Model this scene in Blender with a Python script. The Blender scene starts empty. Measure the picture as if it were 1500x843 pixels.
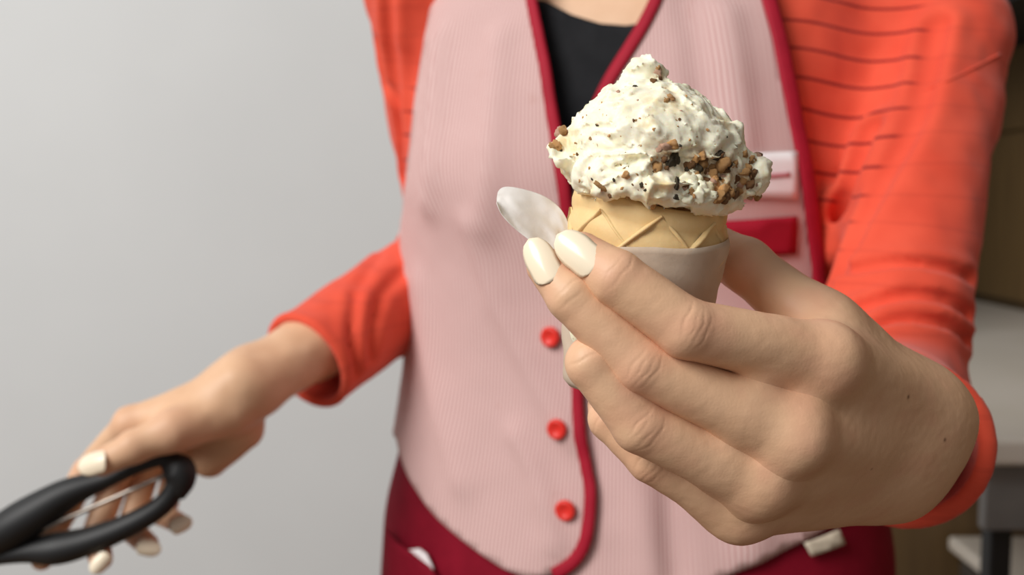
import bpy, bmesh, math, random
import numpy as np
from mathutils import Vector, Matrix
from mathutils.geometry import delaunay_2d_cdt

random.seed(7)
np.random.seed(7)
SC = bpy.context.scene
COL = SC.collection
V3 = lambda *a: np.array(a, dtype=float)

# ------------------------------------------------------------------ camera
F = 1458.0
CAM = V3(0, 0, 1.26)
PITCH = math.radians(5)
FWD = V3(0, math.cos(PITCH), -math.sin(PITCH))
UP = V3(0, math.sin(PITCH), math.cos(PITCH))
RT = V3(1, 0, 0)
cam = bpy.data.cameras.new('camera')
cam_o = bpy.data.objects.new('camera', cam)
COL.objects.link(cam_o)
cam_o.location = CAM
cam_o.rotation_euler = (math.radians(90) - PITCH, 0, 0)
cam.sensor_width = 36.0
cam.lens = 36.0 * F / 1500.0
cam.clip_start = 0.02
cam.dof.use_dof = True
cam.dof.focus_distance = 0.298
cam.dof.aperture_fstop = 11.0
SC.camera = cam_o

# ------------------------------------------------------------------ light
SC.view_settings.view_transform = 'Standard'
SC.view_settings.look = 'None'
SC.view_settings.exposure = 0.0
SC.view_settings.gamma = 1.0
SC.view_settings.use_curve_mapping = False
w = bpy.data.worlds.new('world')
SC.world = w
w.use_nodes = True
w.node_tree.nodes['Background'].inputs[0].default_value = (0.95, 0.97, 1.0, 1)
w.node_tree.nodes['Background'].inputs[1].default_value = 0.26


def area(name, loc, target, size, power, col):
    l = bpy.data.lights.new(name, 'AREA')
    l.shape = 'RECTANGLE'
    l.size, l.size_y = size
    l.energy = power
    l.color = col
    o = bpy.data.objects.new(name, l)
    COL.objects.link(o)
    o.location = loc
    d = Vector(target) - Vector(loc)
    o.rotation_euler = d.to_track_quat('-Z', 'Y').to_euler()
    return o


area('window_light', (-2.2, -1.05, 3.15), (-0.1, 0.95, 1.2), (1.9, 1.9), 128, (1.0, 0.98, 0.95))


# ------------------------------------------------------------------ helpers
def P(px, py, d):
    return CAM + FWD * d + RT * ((px - 750.0) / F * d) + UP * (-(py - 421.5) / F * d)


def ray(px, py):
    v = FWD + RT * ((px - 750.0) / F) + UP * (-(py - 421.5) / F)
    return v


def PL(l):
    return [P(*q) for q in l]


def lin(r, g, b):
    f = lambda c: (c / 255 / 12.92) if c / 255 <= 0.04045 else ((c / 255 + 0.055) / 1.055) ** 2.4
    return (f(r), f(g), f(b), 1)


class NT:
    def __init__(self, name):
        self.m = bpy.data.materials.new(name)
        self.m.use_nodes = True
        self.t = self.m.node_tree
        self.b = self.t.nodes['Principled BSDF']

    def n(self, typ, **kw):
        nd = self.t.nodes.new(typ)
        for k, v in kw.items():
            if k.startswith('i_'):
                key = k[2:]
                key = int(key) if key.isdigit() else key
                nd.inputs[key].default_value = v
            else:
                setattr(nd, k, v)
        return nd

    def l(self, a, b):
        self.t.links.new(a, b)

    def noise(self, scale, detail=3, rough=0.55, coord='Object'):
        tc = self.n('ShaderNodeTexCoord')
        nz = self.n('ShaderNodeTexNoise')
        nz.inputs['Scale'].default_value = scale
        nz.inputs['Detail'].default_value = detail
        nz.inputs['Roughness'].default_value = rough
        self.l(tc.outputs[coord], nz.inputs['Vector'])
        return nz.outputs['Fac']

    def ramp(self, fac, stops):
        r = self.n('ShaderNodeValToRGB')
        el = r.color_ramp.elements
        while len(el) < len(stops):
            el.new(0.5)
        for e, (p, c) in zip(el, stops):
            e.position = p
            e.color = c
        self.l(fac, r.inputs[0])
        return r.outputs[0]

    def mix(self, fac, a, b, mode='MIX'):
        mx = self.n('ShaderNodeMix', data_type='RGBA', blend_type=mode)
        for s, v in ((0, fac), (6, a), (7, b)):
            if hasattr(v, 'is_output'):
                self.l(v, mx.inputs[s])
            else:
                mx.inputs[s].default_value = v
        return mx.outputs[2]

    def math(self, op, a, b=None, c=None):
        nd = self.n('ShaderNodeMath', operation=op)
        for i, v in enumerate((a, b, c)):
            if v is None:
                continue
            if hasattr(v, 'is_output'):
                self.l(v, nd.inputs[i])
            else:
                nd.inputs[i].default_value = v
        return nd.outputs[0]

    def attr(self, name):
        a = self.n('ShaderNodeAttribute', attribute_name=name)
        return a.outputs['Fac']

    def bump(self, h, strength=0.3, dist=0.001, prev=None):
        b = self.n('ShaderNodeBump')
        b.inputs['Strength'].default_value = strength
        b.inputs['Distance'].default_value = dist
        self.l(h, b.inputs['Height'])
        if prev is not None:
            self.l(prev, b.inputs['Normal'])
        self.l(b.outputs[0], self.b.inputs['Normal'])
        return b.outputs[0]

    def col(self, c):
        if hasattr(c, 'is_output'):
            self.l(c, self.b.inputs['Base Color'])
        else:
            self.b.inputs['Base Color'].default_value = c

    def set(self, **kw):
        for k, v in kw.items():
            self.b.inputs[k.replace('_', ' ')].default_value = v
        return self


def simple(name, c1, c2=None, scale=20, rough=0.6, bump=0.0, bscale=300, spec=0.3, metal=0.0, bdist=0.0005):
    t = NT(name)
    c2 = c2 or c1
    t.col(t.ramp(t.noise(scale), [(0.3, c1), (0.7, c2)]))
    t.b.inputs['Roughness'].default_value = rough
    t.b.inputs['Specular IOR Level'].default_value = spec
    t.b.inputs['Metallic'].default_value = metal
    if bump:
        t.bump(t.noise(bscale, 2), bump, bdist)
    return t.m


# materials -------------------------------------------------------------
def mat_skin():
    t = NT('skin')
    base = t.ramp(t.noise(45, 4, 0.6), [(0.3, lin(222, 177, 140)), (0.7, lin(230, 187, 151))])
    red = t.attr('red')
    c = t.mix(red, base, lin(220, 152, 128))
    t.col(t.mix(t.attr('mole'), c, lin(90, 58, 42)))
    t.set(Roughness=0.48, Specular_IOR_Level=0.35)
    b1 = t.bump(t.noise(1100, 2), 0.10, 0.0003)
    tc = t.n('ShaderNodeTexCoord')
    vo = t.n('ShaderNodeTexVoronoi', feature='DISTANCE_TO_EDGE')
    vo.inputs['Scale'].default_value = 700
    t.l(tc.outputs['Object'], vo.inputs['Vector'])
    t.bump(vo.outputs['Distance'], 0.12, 0.0003, b1)
    return t.m


def mat_vest():
    t = NT('striped_cotton')
    uv = t.n('ShaderNodeUVMap')
    sp = t.n('ShaderNodeSeparateXYZ')
    t.l(uv.outputs[0], sp.inputs[0])
    s = t.math('SINE', t.math('MULTIPLY', sp.outputs[0], 2 * math.pi / 0.0029))
    s = t.math('ADD', t.math('MULTIPLY', s, 0.5), 0.5)
    c = t.ramp(s, [(0.30, lin(224, 195, 190)), (0.75, lin(195, 148, 145))])
    stain = t.ramp(t.noise(28, 4, 0.6), [(0.66, (1, 1, 1, 1)), (0.85, lin(236, 218, 210))])
    c = t.mix(1.0, c, stain, 'MULTIPLY')
    t.col(c)
    t.set(Roughness=0.85, Specular_IOR_Level=0.15)
    t.bump(s, 0.25, 0.0003)
    return t.m


def mat_cardigan():
    t = NT('coral_knit')
    base = t.ramp(t.noise(30, 3), [(0.3, lin(226, 80, 56)), (0.7, lin(234, 90, 64))])
    s = t.attr('stripe')
    m = t.attr('stripe_mask')
    fr = t.math('FRACT', s)
    d = t.math('ABSOLUTE', t.math('SUBTRACT', fr, 0.5))
    line = t.math('LESS_THAN', d, 0.055)
    fac = t.math('MULTIPLY', line, m)
    t.col(t.mix(fac, base, lin(150, 40, 36)))
    t.set(Roughness=0.8, Specular_IOR_Level=0.2)
    t.b.inputs['Sheen Weight'].default_value = 0.15
    b1 = t.bump(t.noise(1400, 1), 0.2, 0.0004)
    return t.m


def mat_ice():
    t = NT('ice_cream')
    a = t.ramp(t.noise(60, 5, 0.65), [(0.32, lin(254, 243, 202)), (0.52, lin(255, 250, 226)), (0.70, lin(238, 214, 160))])
    sp = t.ramp(t.noise(420, 2, 0.5), [(0.68, (1, 1, 1, 1)), (0.76, lin(196, 160, 110))])
    sp2 = t.ramp(t.noise(330, 1, 0.4), [(0.74, (1, 1, 1, 1)), (0.79, lin(110, 95, 70))])
    c = t.mix(0.6, a, sp, 'MULTIPLY')
    c = t.mix(0.45, c, sp2, 'MULTIPLY')
    c = t.mix(t.attr('nutty'), c, t.ramp(t.noise(380, 3, .6), [(.38, lin(120, 88, 56)), (.5, lin(196, 156, 108)), (.62, lin(246, 232, 200))]))
    t.col(c)
    t.set(Roughness=0.42, Specular_IOR_Level=0.4, Subsurface_Weight=0.15, Subsurface_Scale=0.004)
    b1 = t.bump(t.noise(500, 5, 0.7), 0.25, 0.0006)
    return t.m


def mat_wafer():
    t = NT('wafer')
    a = t.ramp(t.noise(90, 4), [(0.3, lin(226, 190, 132)), (0.7, lin(238, 208, 154))])
    t.col(a)
    t.set(Roughness=0.6, Specular_IOR_Level=0.25, Subsurface_Weight=0.1, Subsurface_Scale=0.002)
    t.bump(t.noise(700, 3), 0.25, 0.0004)
    return t.m


def mat_paper(name, c1, c2, tl):
    t = NT(name)
    a = t.ramp(t.noise(130, 5), [(0.3, c1), (0.7, c2)])
    t.col(a)
    t.set(Roughness=0.9, Specular_IOR_Level=0.1)
    t.bump(t.noise(260, 4, 0.6), 0.35, 0.0005)
    tr = t.n('ShaderNodeBsdfTranslucent')
    tr.inputs[0].default_value = lin(240, 226, 208)
    mx = t.n('ShaderNodeMixShader')
    mx.inputs[0].default_value = tl
    out = t.t.nodes['Material Output']
    t.l(t.b.outputs[0], mx.inputs[1])
    t.l(tr.outputs[0], mx.inputs[2])
    t.l(mx.outputs[0], out.inputs[0])
    return t.m


def mat_wood(name, c1, c2, sc=6):
    t = NT(name)
    tc = t.n('ShaderNodeTexCoord')
    mp = t.n('ShaderNodeMapping')
    mp.inputs['Scale'].default_value = (8, 8, 0.6)
    t.l(tc.outputs['Object'], mp.inputs['Vector'])
    nz = t.n('ShaderNodeTexNoise')
    nz.inputs['Scale'].default_value = sc
    nz.inputs['Detail'].default_value = 5
    t.l(mp.outputs[0], nz.inputs['Vector'])
    t.col(t.ramp(nz.outputs['Fac'], [(0.3, c1), (0.7, c2)]))
    t.set(Roughness=0.5)
    return t.m


M = {}
M['skin'] = mat_skin()
M['vest'] = mat_vest()
M['cardigan'] = mat_cardigan()
M['ice'] = mat_ice()
M['wafer'] = mat_wafer()
M['paper'] = mat_paper('shaded_wrapping_paper', lin(216, 195, 173), lin(228, 210, 190), .3)  # sleeve tan: wafer showing through, with shade and skin bounce painted in
M['paper_flap'] = mat_paper('white_paper', lin(240, 238, 234), lin(248, 246, 243), .3)
M['trim'] = simple('crimson_binding', lin(160, 14, 40), lin(172, 20, 46), 60, 0.7, 0.2, 900)
M['button'] = simple('red_button', lin(226, 52, 44), lin(232, 60, 50), 60, 0.35)
M['shirt'] = simple('black_jersey', lin(34, 34, 36), lin(40, 40, 42), 60, 0.9, 0.2, 900, 0.1)
M['burgundy'] = simple('burgundy_twill', lin(122, 10, 32), lin(136, 15, 38), 40, 0.8, 0.3, 900, 0.15)
M['white_patch'] = simple('white_tape', lin(244, 236, 236), lin(250, 244, 244), 80, 0.8, 0.2, 700)
M['nail'] = simple('cream_polish', lin(255, 236, 206), lin(255, 240, 214), 30, 0.22, 0, 1, 0.5)
M['wall'] = simple('grey_plaster', lin(220, 222, 222), lin(224, 226, 226), 3, 0.85, 0.1, 200)
M['floor'] = mat_wood('brown_floor', lin(96, 70, 42), lin(120, 90, 56))
M['wood_wall'] = mat_wood('dark_panel', lin(104, 82, 54), lin(116, 92, 60))
M['wood'] = mat_wood('brown_veneer', lin(120, 92, 52), lin(136, 106, 62))
M['worktop'] = simple('white_laminate', lin(226, 218, 204), lin(232, 224, 212), 6, 0.45)
M['grey_metal'] = simple('grey_metal', lin(120, 118, 116), lin(138, 136, 132), 10, 0.5)
M['black'] = simple('black_plastic', lin(22, 22, 23), lin(28, 28, 29), 20, 0.55, 0, 1, 0.5)
M['dark_grey'] = simple('dark_grey_plastic', lin(70, 64, 58), lin(78, 72, 66), 8, 0.5)
M['steel'] = simple('steel', lin(150, 140, 132), lin(170, 160, 150), 40, 0.3, 0, 1, 0.5, 1.0)
M['nut_a'] = simple('toasted_nut', lin(190, 138, 84), lin(214, 168, 112), 260, 0.5, 0.6, 700, 0.3, 0, 0.001)
M['nut_b'] = simple('brown_crumb', lin(112, 78, 48), lin(150, 108, 70), 260, 0.5, 0.6, 700, 0.3, 0, 0.001)
M['nut_c'] = simple('dark_chocolate_crumb', lin(58, 50, 36), lin(84, 72, 50), 260, 0.45, 0.6, 700, 0.4, 0, 0.001)
M['nut_d'] = simple('caramel_piece', lin(206, 146, 84), lin(226, 176, 116), 260, 0.35, 0.5, 700, 0.5, 0, 0.001)
M['nut_e'] = simple('pink_brown_nut', lin(196, 148, 124), lin(214, 176, 150), 260, 0.5, 0.5, 700, 0.3, 0, 0.001)
M['nut_w'] = simple('white_crumb', lin(240, 230, 216), lin(250, 244, 236), 260, 0.5, 0.5, 700, 0.3, 0, 0.001)


# mesh helpers ------------------------------------------------------------
def link(o, parent=None):
    COL.objects.link(o)
    if parent is not None:
        o.parent = parent
        o.matrix_parent_inverse = Matrix.Translation(-Vector(parent.location)) if parent.type == 'EMPTY' else Matrix()
    return o


def mesh_obj(name, verts, faces, m, parent=None, smooth=True):
    me = bpy.data.meshes.new(name)
    verts = np.asarray(verts, dtype=float)
    if isinstance(faces, np.ndarray):
        nv, nf, k = len(verts), len(faces), faces.shape[1]
        me.vertices.add(nv)
        me.vertices.foreach_set('co', verts.ravel())
        me.loops.add(nf * k)
        me.loops.foreach_set('vertex_index', faces.ravel().astype(np.int32))
        me.polygons.add(nf)
        me.polygons.foreach_set('loop_start', np.arange(0, nf * k, k, dtype=np.int32))
        me.update(calc_edges=True)
        me.validate()
    else:
        me.from_pydata([tuple(v) for v in verts], [], faces)
        me.update()
    me.polygons.foreach_set('use_smooth', [smooth] * len(me.polygons))
    me.materials.append(m)
    o = bpy.data.objects.new(name, me)
    return link(o, parent)


def bm_obj(name, bm, m, parent=None, smooth=False):
    me = bpy.data.meshes.new(name)
    bmesh.ops.recalc_face_normals(bm, faces=bm.faces)
    bm.to_mesh(me)
    bm.free()
    me.polygons.foreach_set('use_smooth', [smooth] * len(me.polygons))
    me.materials.append(m)
    return link(bpy.data.objects.new(name, me), parent)


def empty(name, loc, label=None, cat=None, group=None):
    o = bpy.data.objects.new(name, None)
    o.location = loc
    o.empty_display_size = 0.05
    COL.objects.link(o)
    tag(o, label, cat, group)
    return o


def tag(o, label=None, cat=None, group=None, kind=None):
    if label:
        o['label'] = label
    if cat:
        o['category'] = cat
    if group:
        o['group'] = group
    if kind:
        o['kind'] = kind
    return o


def box(name, c0, c1, m, parent=None, bev=0.004, rot=0.0):
    bm = bmesh.new()
    bmesh.ops.create_cube(bm, size=1)
    c0, c1 = Vector(c0), Vector(c1)
    s, c = c1 - c0, (c0 + c1) / 2
    for v in bm.verts:
        v.co = Vector((v.co.x * s.x, v.co.y * s.y, v.co.z * s.z))
    if bev:
        bmesh.ops.bevel(bm, geom=list(bm.edges), offset=bev, segments=2, affect='EDGES', profile=0.5)
    mt = Matrix.Translation(c) @ Matrix.Rotation(rot, 4, 'Z')
    bm.transform(mt)
    return bm_obj(name, bm, m, parent)


def catmull(pts, n):
    pts = np.asarray(pts, float)
    k = len(pts)
    ext = np.vstack([2 * pts[0] - pts[1], pts, 2 * pts[-1] - pts[-2]])
    out = []
    for t in np.linspace(0, k - 1, n):
        i = min(int(t), k - 2)
        u = t - i
        a, b, c, d = ext[i], ext[i + 1], ext[i + 2], ext[i + 3]
        out.append(0.5 * (2 * b + (c - a) * u + (2 * a - 5 * b + 4 * c - d) * u * u + (3 * b - a - 3 * c + d) * u ** 3))
    return np.array(out)


def nrm(v):
    return v / (np.linalg.norm(v) + 1e-12)


def tube(pts, radii, seg=12, flat=1.0, up=None):
    """swept tube with rounded ends; flat squashes along 'up'"""
    pts = np.asarray(pts, float)
    radii = np.asarray(radii, float)
    n = len(pts)
    vs, fs = [], []
    up0 = V3(0, 0, 1) if up is None else up
    for i in range(n):
        t = nrm(pts[min(i + 1, n - 1)] - pts[max(i - 1, 0)])
        s = nrm(np.cross(t, up0))
        u = np.cross(s, t)
        for j in range(seg):
            a = 2 * math.pi * j / seg
            vs.append(pts[i] + radii[i] * (math.cos(a) * s + math.sin(a) * u * flat))
    for i in range(n - 1):
        for j in range(seg):
            fs.append((i * seg + j, i * seg + (j + 1) % seg, (i + 1) * seg + (j + 1) % seg, (i + 1) * seg + j))
    fs.append(tuple(range(seg))[::-1])
    fs.append(tuple((n - 1) * seg + j for j in range(seg)))
    return vs, fs


# ------------------------------------------------------------------ distance fields
def hash3(ix, iy, iz):
    h = (ix.astype(np.int64) * 374761393 + iy.astype(np.int64) * 668265263 + iz.astype(np.int64) * 2147483647) & 0x7fffffff
    h = ((h ^ (h >> 13)) * 1274126177) & 0x7fffffff
    h = h ^ (h >> 16)
    return (h & 0xffff) / 65535.0


def vnoise(p):
    i = np.floor(p)
    f = p - i
    u = f * f * f * (f * (f * 6 - 15) + 10)
    x, y, z = i[:, 0], i[:, 1], i[:, 2]
    r = 0
    for dx in (0, 1):
        wx = u[:, 0] if dx else 1 - u[:, 0]
        for dy in (0, 1):
            wy = u[:, 1] if dy else 1 - u[:, 1]
            for dz in (0, 1):
                wz = u[:, 2] if dz else 1 - u[:, 2]
                r = r + wx * wy * wz * hash3(x + dx, y + dy, z + dz)
    return r * 2 - 1


def fbm(p, freq, oct=3, gain=0.5):
    a, s = 1.0, 0
    for o in range(oct):
        s = s + a * vnoise(p * freq + 17.3 * o)
        freq *= 2.03
        a *= gain
    return s


def rcone(p, a, b, r1, r2):
    pa, ba = p - a, b - a
    t = np.clip(pa @ ba / (ba @ ba), 0, 1)
    return np.linalg.norm(pa - t[:, None] * ba, axis=1) - (r1 + (r2 - r1) * t)


def fcone(p, a, b, r1, r2, n, s):
    """round cone flattened along unit n by factor s (>1 thinner)"""
    def q(x):
        return x + (s - 1) * np.outer(np.atleast_2d(x - a) @ n, n).reshape(np.shape(x))
    return rcone(q(p), a, q(b), r1, r2) / (1 + 0.5 * (s - 1))


def ell(p, c, r):
    q = (p - c) / r
    k0 = np.linalg.norm(q, axis=1)
    k1 = np.linalg.norm(q / r, axis=1)
    return k0 * (k0 - 1) / (k1 + 1e-9)


def smin(a, b, k):
    h = np.clip(0.5 + 0.5 * (b - a) / k, 0, 1)
    return b + (a - b) * h - k * h * (1 - h)


def smax(a, b, k):
    return -smin(-a, -b, k)


def polydist(p, pts):
    d = np.full(len(p), 1e9)
    for a, b in zip(pts[:-1], pts[1:]):
        pa, ba = p - a, b - a
        t = np.clip(pa @ ba / (ba @ ba + 1e-12), 0, 1)
        d = np.minimum(d, np.linalg.norm(pa - t[:, None] * ba, axis=1))
    return d


def grad(f, p, e):
    g = np.empty_like(p)
    for i in range(3):
        o = np.zeros(3)
        o[i] = e
        g[:, i] = (f(p + o) - f(p - o)) / (2 * e)
    return g


def polygonise(f, lo, hi, h, fine=None, sub=0, margin=1.6):
    """surface nets on a sparse-evaluated grid, then projection on the field"""
    lo, hi = np.asarray(lo, float), np.asarray(hi, float)
    B = 8
    n = (np.ceil((hi - lo) / h / B).astype(int)) * B
    nb = n // B
    gx = [lo[i] + (np.arange(nb[i]) + 0.5) * B * h for i in range(3)]
    cc = np.stack(np.meshgrid(*gx, indexing='ij'), -1).reshape(-1, 3)
    fc = f(cc)
    D = np.repeat(np.repeat(np.repeat(fc.reshape(nb), B, 0), B, 1), B, 2).astype(np.float32)
    act = np.nonzero(np.abs(fc) < margin * B * h * 0.87)[0]
    off = (np.stack(np.meshgrid(*[np.arange(B)] * 3, indexing='ij'), -1).reshape(-1, 3))
    bi = np.stack(np.unravel_index(act, nb), -1) * B
    CH = 400
    for s in range(0, len(act), CH):
        idx = (bi[s:s + CH, None, :] + off[None]).reshape(-1, 3)
        D[idx[:, 0], idx[:, 1], idx[:, 2]] = f(lo + (idx + 0.5) * h)
    S = D < 0
    cn = n - 1
    ncell = int(np.prod(cn))
    ids_all, pts_all, quads = [], [], []
    strides = np.array([cn[1] * cn[2], cn[2], 1])
    for ax in range(3):
        sl0 = [slice(None)] * 3
        sl1 = [slice(None)] * 3
        sl0[ax] = slice(0, -1)
        sl1[ax] = slice(1, None)
        a, b = S[tuple(sl0)], S[tuple(sl1)]
        e = np.stack(np.nonzero(a != b), -1)
        if not len(e):
            continue
        e2 = e.copy()
        e2[:, ax] += 1
        d0 = D[e[:, 0], e[:, 1], e[:, 2]]
        d1 = D[e2[:, 0], e2[:, 1], e2[:, 2]]
        t = d0 / (d0 - d1 + 1e-20)
        pt = e.astype(float)
        pt[:, ax] += t
        o1, o2 = (ax + 1) % 3, (ax + 2) % 3
        ok = (e[:, o1] > 0) & (e[:, o2] > 0) & (e[:, o1] < n[o1] - 1) & (e[:, o2] < n[o2] - 1)
        e, pt, d0 = e[ok], pt[ok], d0[ok]
        q = []
        for (s1, s2) in ((1, 1), (0, 1), (0, 0), (1, 0)):
            c = e.copy()
            c[:, o1] -= s1
            c[:, o2] -= s2
            cid = c @ strides
            q.append(cid)
            ids_all.append(cid)
            pts_all.append(pt)
        q = np.stack(q, -1)
        flip = d0 >= 0
        q[flip] = q[flip][:, ::-1]
        quads.append(q)
    ids = np.concatenate(ids_all)
    pts = np.concatenate(pts_all)
    u, inv = np.unique(ids, return_inverse=True)
    cnt = np.bincount(inv)
    verts = np.stack([np.bincount(inv, pts[:, i]) / cnt for i in range(3)], -1)
    verts = lo + (verts + 0.5) * h
    faces = np.searchsorted(u, np.concatenate(quads))
    g = fine or f
    for k in range(sub):
        verts, faces = subdivide(verts, faces)
    for it in range(3):
        d = g(verts)
        gr = grad(g, verts, h * 0.3)
        st = d[:, None] * gr / (np.sum(gr * gr, 1)[:, None] + 1e-6)
        ln = np.linalg.norm(st, axis=1)
        st *= np.minimum(1, h * 1.0 / (ln + 1e-12))[:, None]
        verts = verts - st
    return verts, faces


def subdivide(v, f):
    nf = len(f)
    e = np.concatenate([f[:, [i, (i + 1) % 4]] for i in range(4)])
    es = np.sort(e, 1)
    key = es[:, 0].astype(np.int64) * len(v) + es[:, 1]
    u, inv = np.unique(key, return_inverse=True)
    mid = (v[u // len(v)] + v[u % len(v)]) / 2
    ctr = v[f].mean(1)
    n0 = len(v)
    ei = inv.reshape(4, nf) + n0
    ci = np.arange(nf) + n0 + len(u)
    V = np.vstack([v, mid, ctr])
    Q = np.concatenate([np.stack([f[:, i], ei[i], ci, ei[(i - 1) % 4]], -1) for i in range(4)])
    return V, Q


def set_attr(o, name, vals):
    a = o.data.attributes.new(name, 'FLOAT', 'POINT')
    a.data.foreach_set('value', np.asarray(vals, dtype=np.float32))


# ------------------------------------------------------------------ torso frame
YAW = math.radians(22)
AX = V3(0.094, 0.80)
TF = V3(-math.sin(YAW), -math.cos(YAW))     # the way she faces
TR = V3(math.cos(YAW), -math.sin(YAW))      # towards her left arm
ZT = [0.80, 0.90, 1.00, 1.08, 1.14, 1.20, 1.28, 1.35, 1.40, 1.425, 1.45, 1.475, 1.50, 1.60]
AT = [0.205, 0.208, 0.203, 0.184, 0.177, 0.178, 0.184, 0.184, 0.178, 0.160, 0.115, 0.075, 0.058, 0.055]
BT = [0.150, 0.145, 0.132, 0.120, 0.114, 0.115, 0.120, 0.110, 0.095, 0.086, 0.074, 0.063, 0.057, 0.056]
_zz = np.linspace(0.8, 1.6, 400)


def _smooth(tab):
    y = np.interp(_zz, ZT, tab)
    k = np.hanning(31)
    return np.convolve(np.pad(y, 15, mode='edge'), k / k.sum(), 'valid')


_AS, _BS = _smooth(AT), _smooth(BT)


def tab_a(z):
    return np.interp(z, _zz, _AS)


def tab_b(z):
    return np.interp(z, _zz, _BS)


EXPO = 2.25


def rho(th, z):
    a, b = tab_a(z), tab_b(z)
    r = (np.abs(np.sin(th) / a) ** EXPO + np.abs(np.cos(th) / b) ** EXPO) ** (-1 / EXPO)
    # gentle bust
    r = r + 0.012 * np.exp(-((np.abs(th) - 0.55) / 0.42) ** 2 - ((z - 1.275) / 0.055) ** 2)
    return r


def torso_local(p):
    d = p[:, :2] - AX
    return d @ TR, d @ TF


def torso_sdf(p, off=0.0):
    x, y = torso_local(p)
    th = np.arctan2(x, y)
    return np.hypot(x, y) - rho(th, p[:, 2]) - off


def tpos(th, z, off):
    th, z, off = np.broadcast_arrays(np.asarray(th, float), np.asarray(z, float), np.asarray(off, float))
    r = rho(th, z) + off
    xy = AX + np.outer(r * np.sin(th), TR) + np.outer(r * np.cos(th), TF)
    return np.column_stack([xy, z])


def hit_torso(px, py, off):
    t = np.linspace(0.45, 1.1, 1400)
    pts = CAM + np.outer(t, ray(px, py))
    d = torso_sdf(pts, off)
    i = np.argmax(d < 0)
    if d[i] >= 0:
        i = np.argmin(d)
    q = pts[i:i + 1]
    x, y = torso_local(q)
    return float(np.arctan2(x, y)[0]), float(q[0, 2])


def hit_field(f, px, py, lo=0.2, hi=1.1, n=2500):
    t = np.linspace(lo, hi, n)
    pts = CAM + np.outer(t, ray(px, py))
    d = f(pts)
    i = np.argmax(d < 0)
    return pts[i] if d[i] < 0 else None


def outline_tz(items, off):
    """items: pixel pairs or ('t', theta, z)"""
    out = []
    for it in items:
        out.append((it[1], it[2]) if it[0] == 't' else hit_torso(it[0], it[1], off))
    return out


RS = 0.15  # theta -> cloth width


def patch(name, outline, off, m, parent, step=0.006, thick=0.0012, fold=None, smooth_n=None, shear=None, close=True):
    """cloth panel cut to an outline and laid on the torso"""
    tz = np.array(outline_tz(outline, off))
    pl = tz * [RS, 1]
    if smooth_n:
        pl = np.vstack([catmull(pl, smooth_n)])
    # densify edge
    edge = []
    for a, b in zip(pl, np.roll(pl, -1, 0)):
        k = max(1, int(np.linalg.norm(b - a) / (step * 0.7)))
        for j in range(k):
            edge.append(a + (b - a) * j / k)
    edge = np.array(edge)
    lo, hi = edge.min(0), edge.max(0)
    gx, gy = np.meshgrid(np.arange(lo[0], hi[0], step), np.arange(lo[1], hi[1], step))
    g = np.column_stack([gx.ravel(), gy.ravel()])
    x, y = g[:, 0], g[:, 1]
    ins = np.zeros(len(g), bool)
    for a, b in zip(edge, np.roll(edge, -1, 0)):
        c = (a[1] > y) != (b[1] > y)
        ins ^= c & (x < (b[0] - a[0]) * (y - a[1]) / (b[1] - a[1] + 1e-15) + a[0])
    g = g[ins]
    if len(g):
        dm = np.full(len(g), 9.0)
        for a in edge:
            dm = np.minimum(dm, np.hypot(g[:, 0] - a[0], g[:, 1] - a[1]))
        g = g[dm > step * 0.45]
    allp = [Vector(q) for q in np.vstack([edge, g])]
    ne = len(edge)
    res = delaunay_2d_cdt(allp, [], [list(range(ne))], 1, 1e-7)
    v2 = np.array([tuple(q) for q in res[0]])
    fs = [tuple(q) for q in res[2]]
    th, z = v2[:, 0] / RS, v2[:, 1]
    p = tpos(th, z, off)
    o_ = np.full(len(p), off)
    if fold is not None:
        o_ = o_ + fold(p)
        p = tpos(th, z, o_)
    o = mesh_obj(name, p, fs, m, parent)
    uv = o.data.uv_layers.new(name='UVMap')
    ux = th * 0.145
    if shear is not None:
        ux = ux + shear(p)
    li = np.empty(len(o.data.loops), np.int32)
    o.data.loops.foreach_get('vertex_index', li)
    uvs = np.column_stack([ux, z])[li]
    uv.data.foreach_set('uv', uvs.ravel().astype(np.float32))
    if thick:
        md = o.modifiers.new('Solidify', 'SOLIDIFY')
        md.thickness = thick
        md.offset = 0
    return o


def strip(name, px, off, width, m, parent, fold=None, n=40, thick=0.0016):
    """a bound edge: ribbon of given width following a pixel path over the torso"""
    tz = np.array(outline_tz(px, off))
    pl = catmull(tz * [RS, 1], n)
    vs, fs = [], []
    K = 5
    for i in range(n):
        t = pl[min(i + 1, n - 1)] - pl[max(i - 1, 0)]
        t = t / (np.linalg.norm(t) + 1e-12)
        s = np.array([t[1], -t[0]])
        for j in range(K):
            u = (j / (K - 1) - 0.5)
            q = pl[i] + s * u * width
            vs.append((q[0] / RS, q[1], off + 0.0012 * (1 - (2 * u) ** 2)))
    vs = np.array(vs)
    p = tpos(vs[:, 0], vs[:, 1], vs[:, 2])
    if fold is not None:
        p = tpos(vs[:, 0], vs[:, 1], vs[:, 2] + fold(p))
    for i in range(n - 1):
        for j in range(K - 1):
            a = i * K + j
            fs.append((a, a + 1, a + K + 1, a + K))
    o = mesh_obj(name, p, fs, m, parent)
    md = o.modifiers.new('Solidify', 'SOLIDIFY')
    md.thickness = thick
    md.offset = 0
    return o


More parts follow.
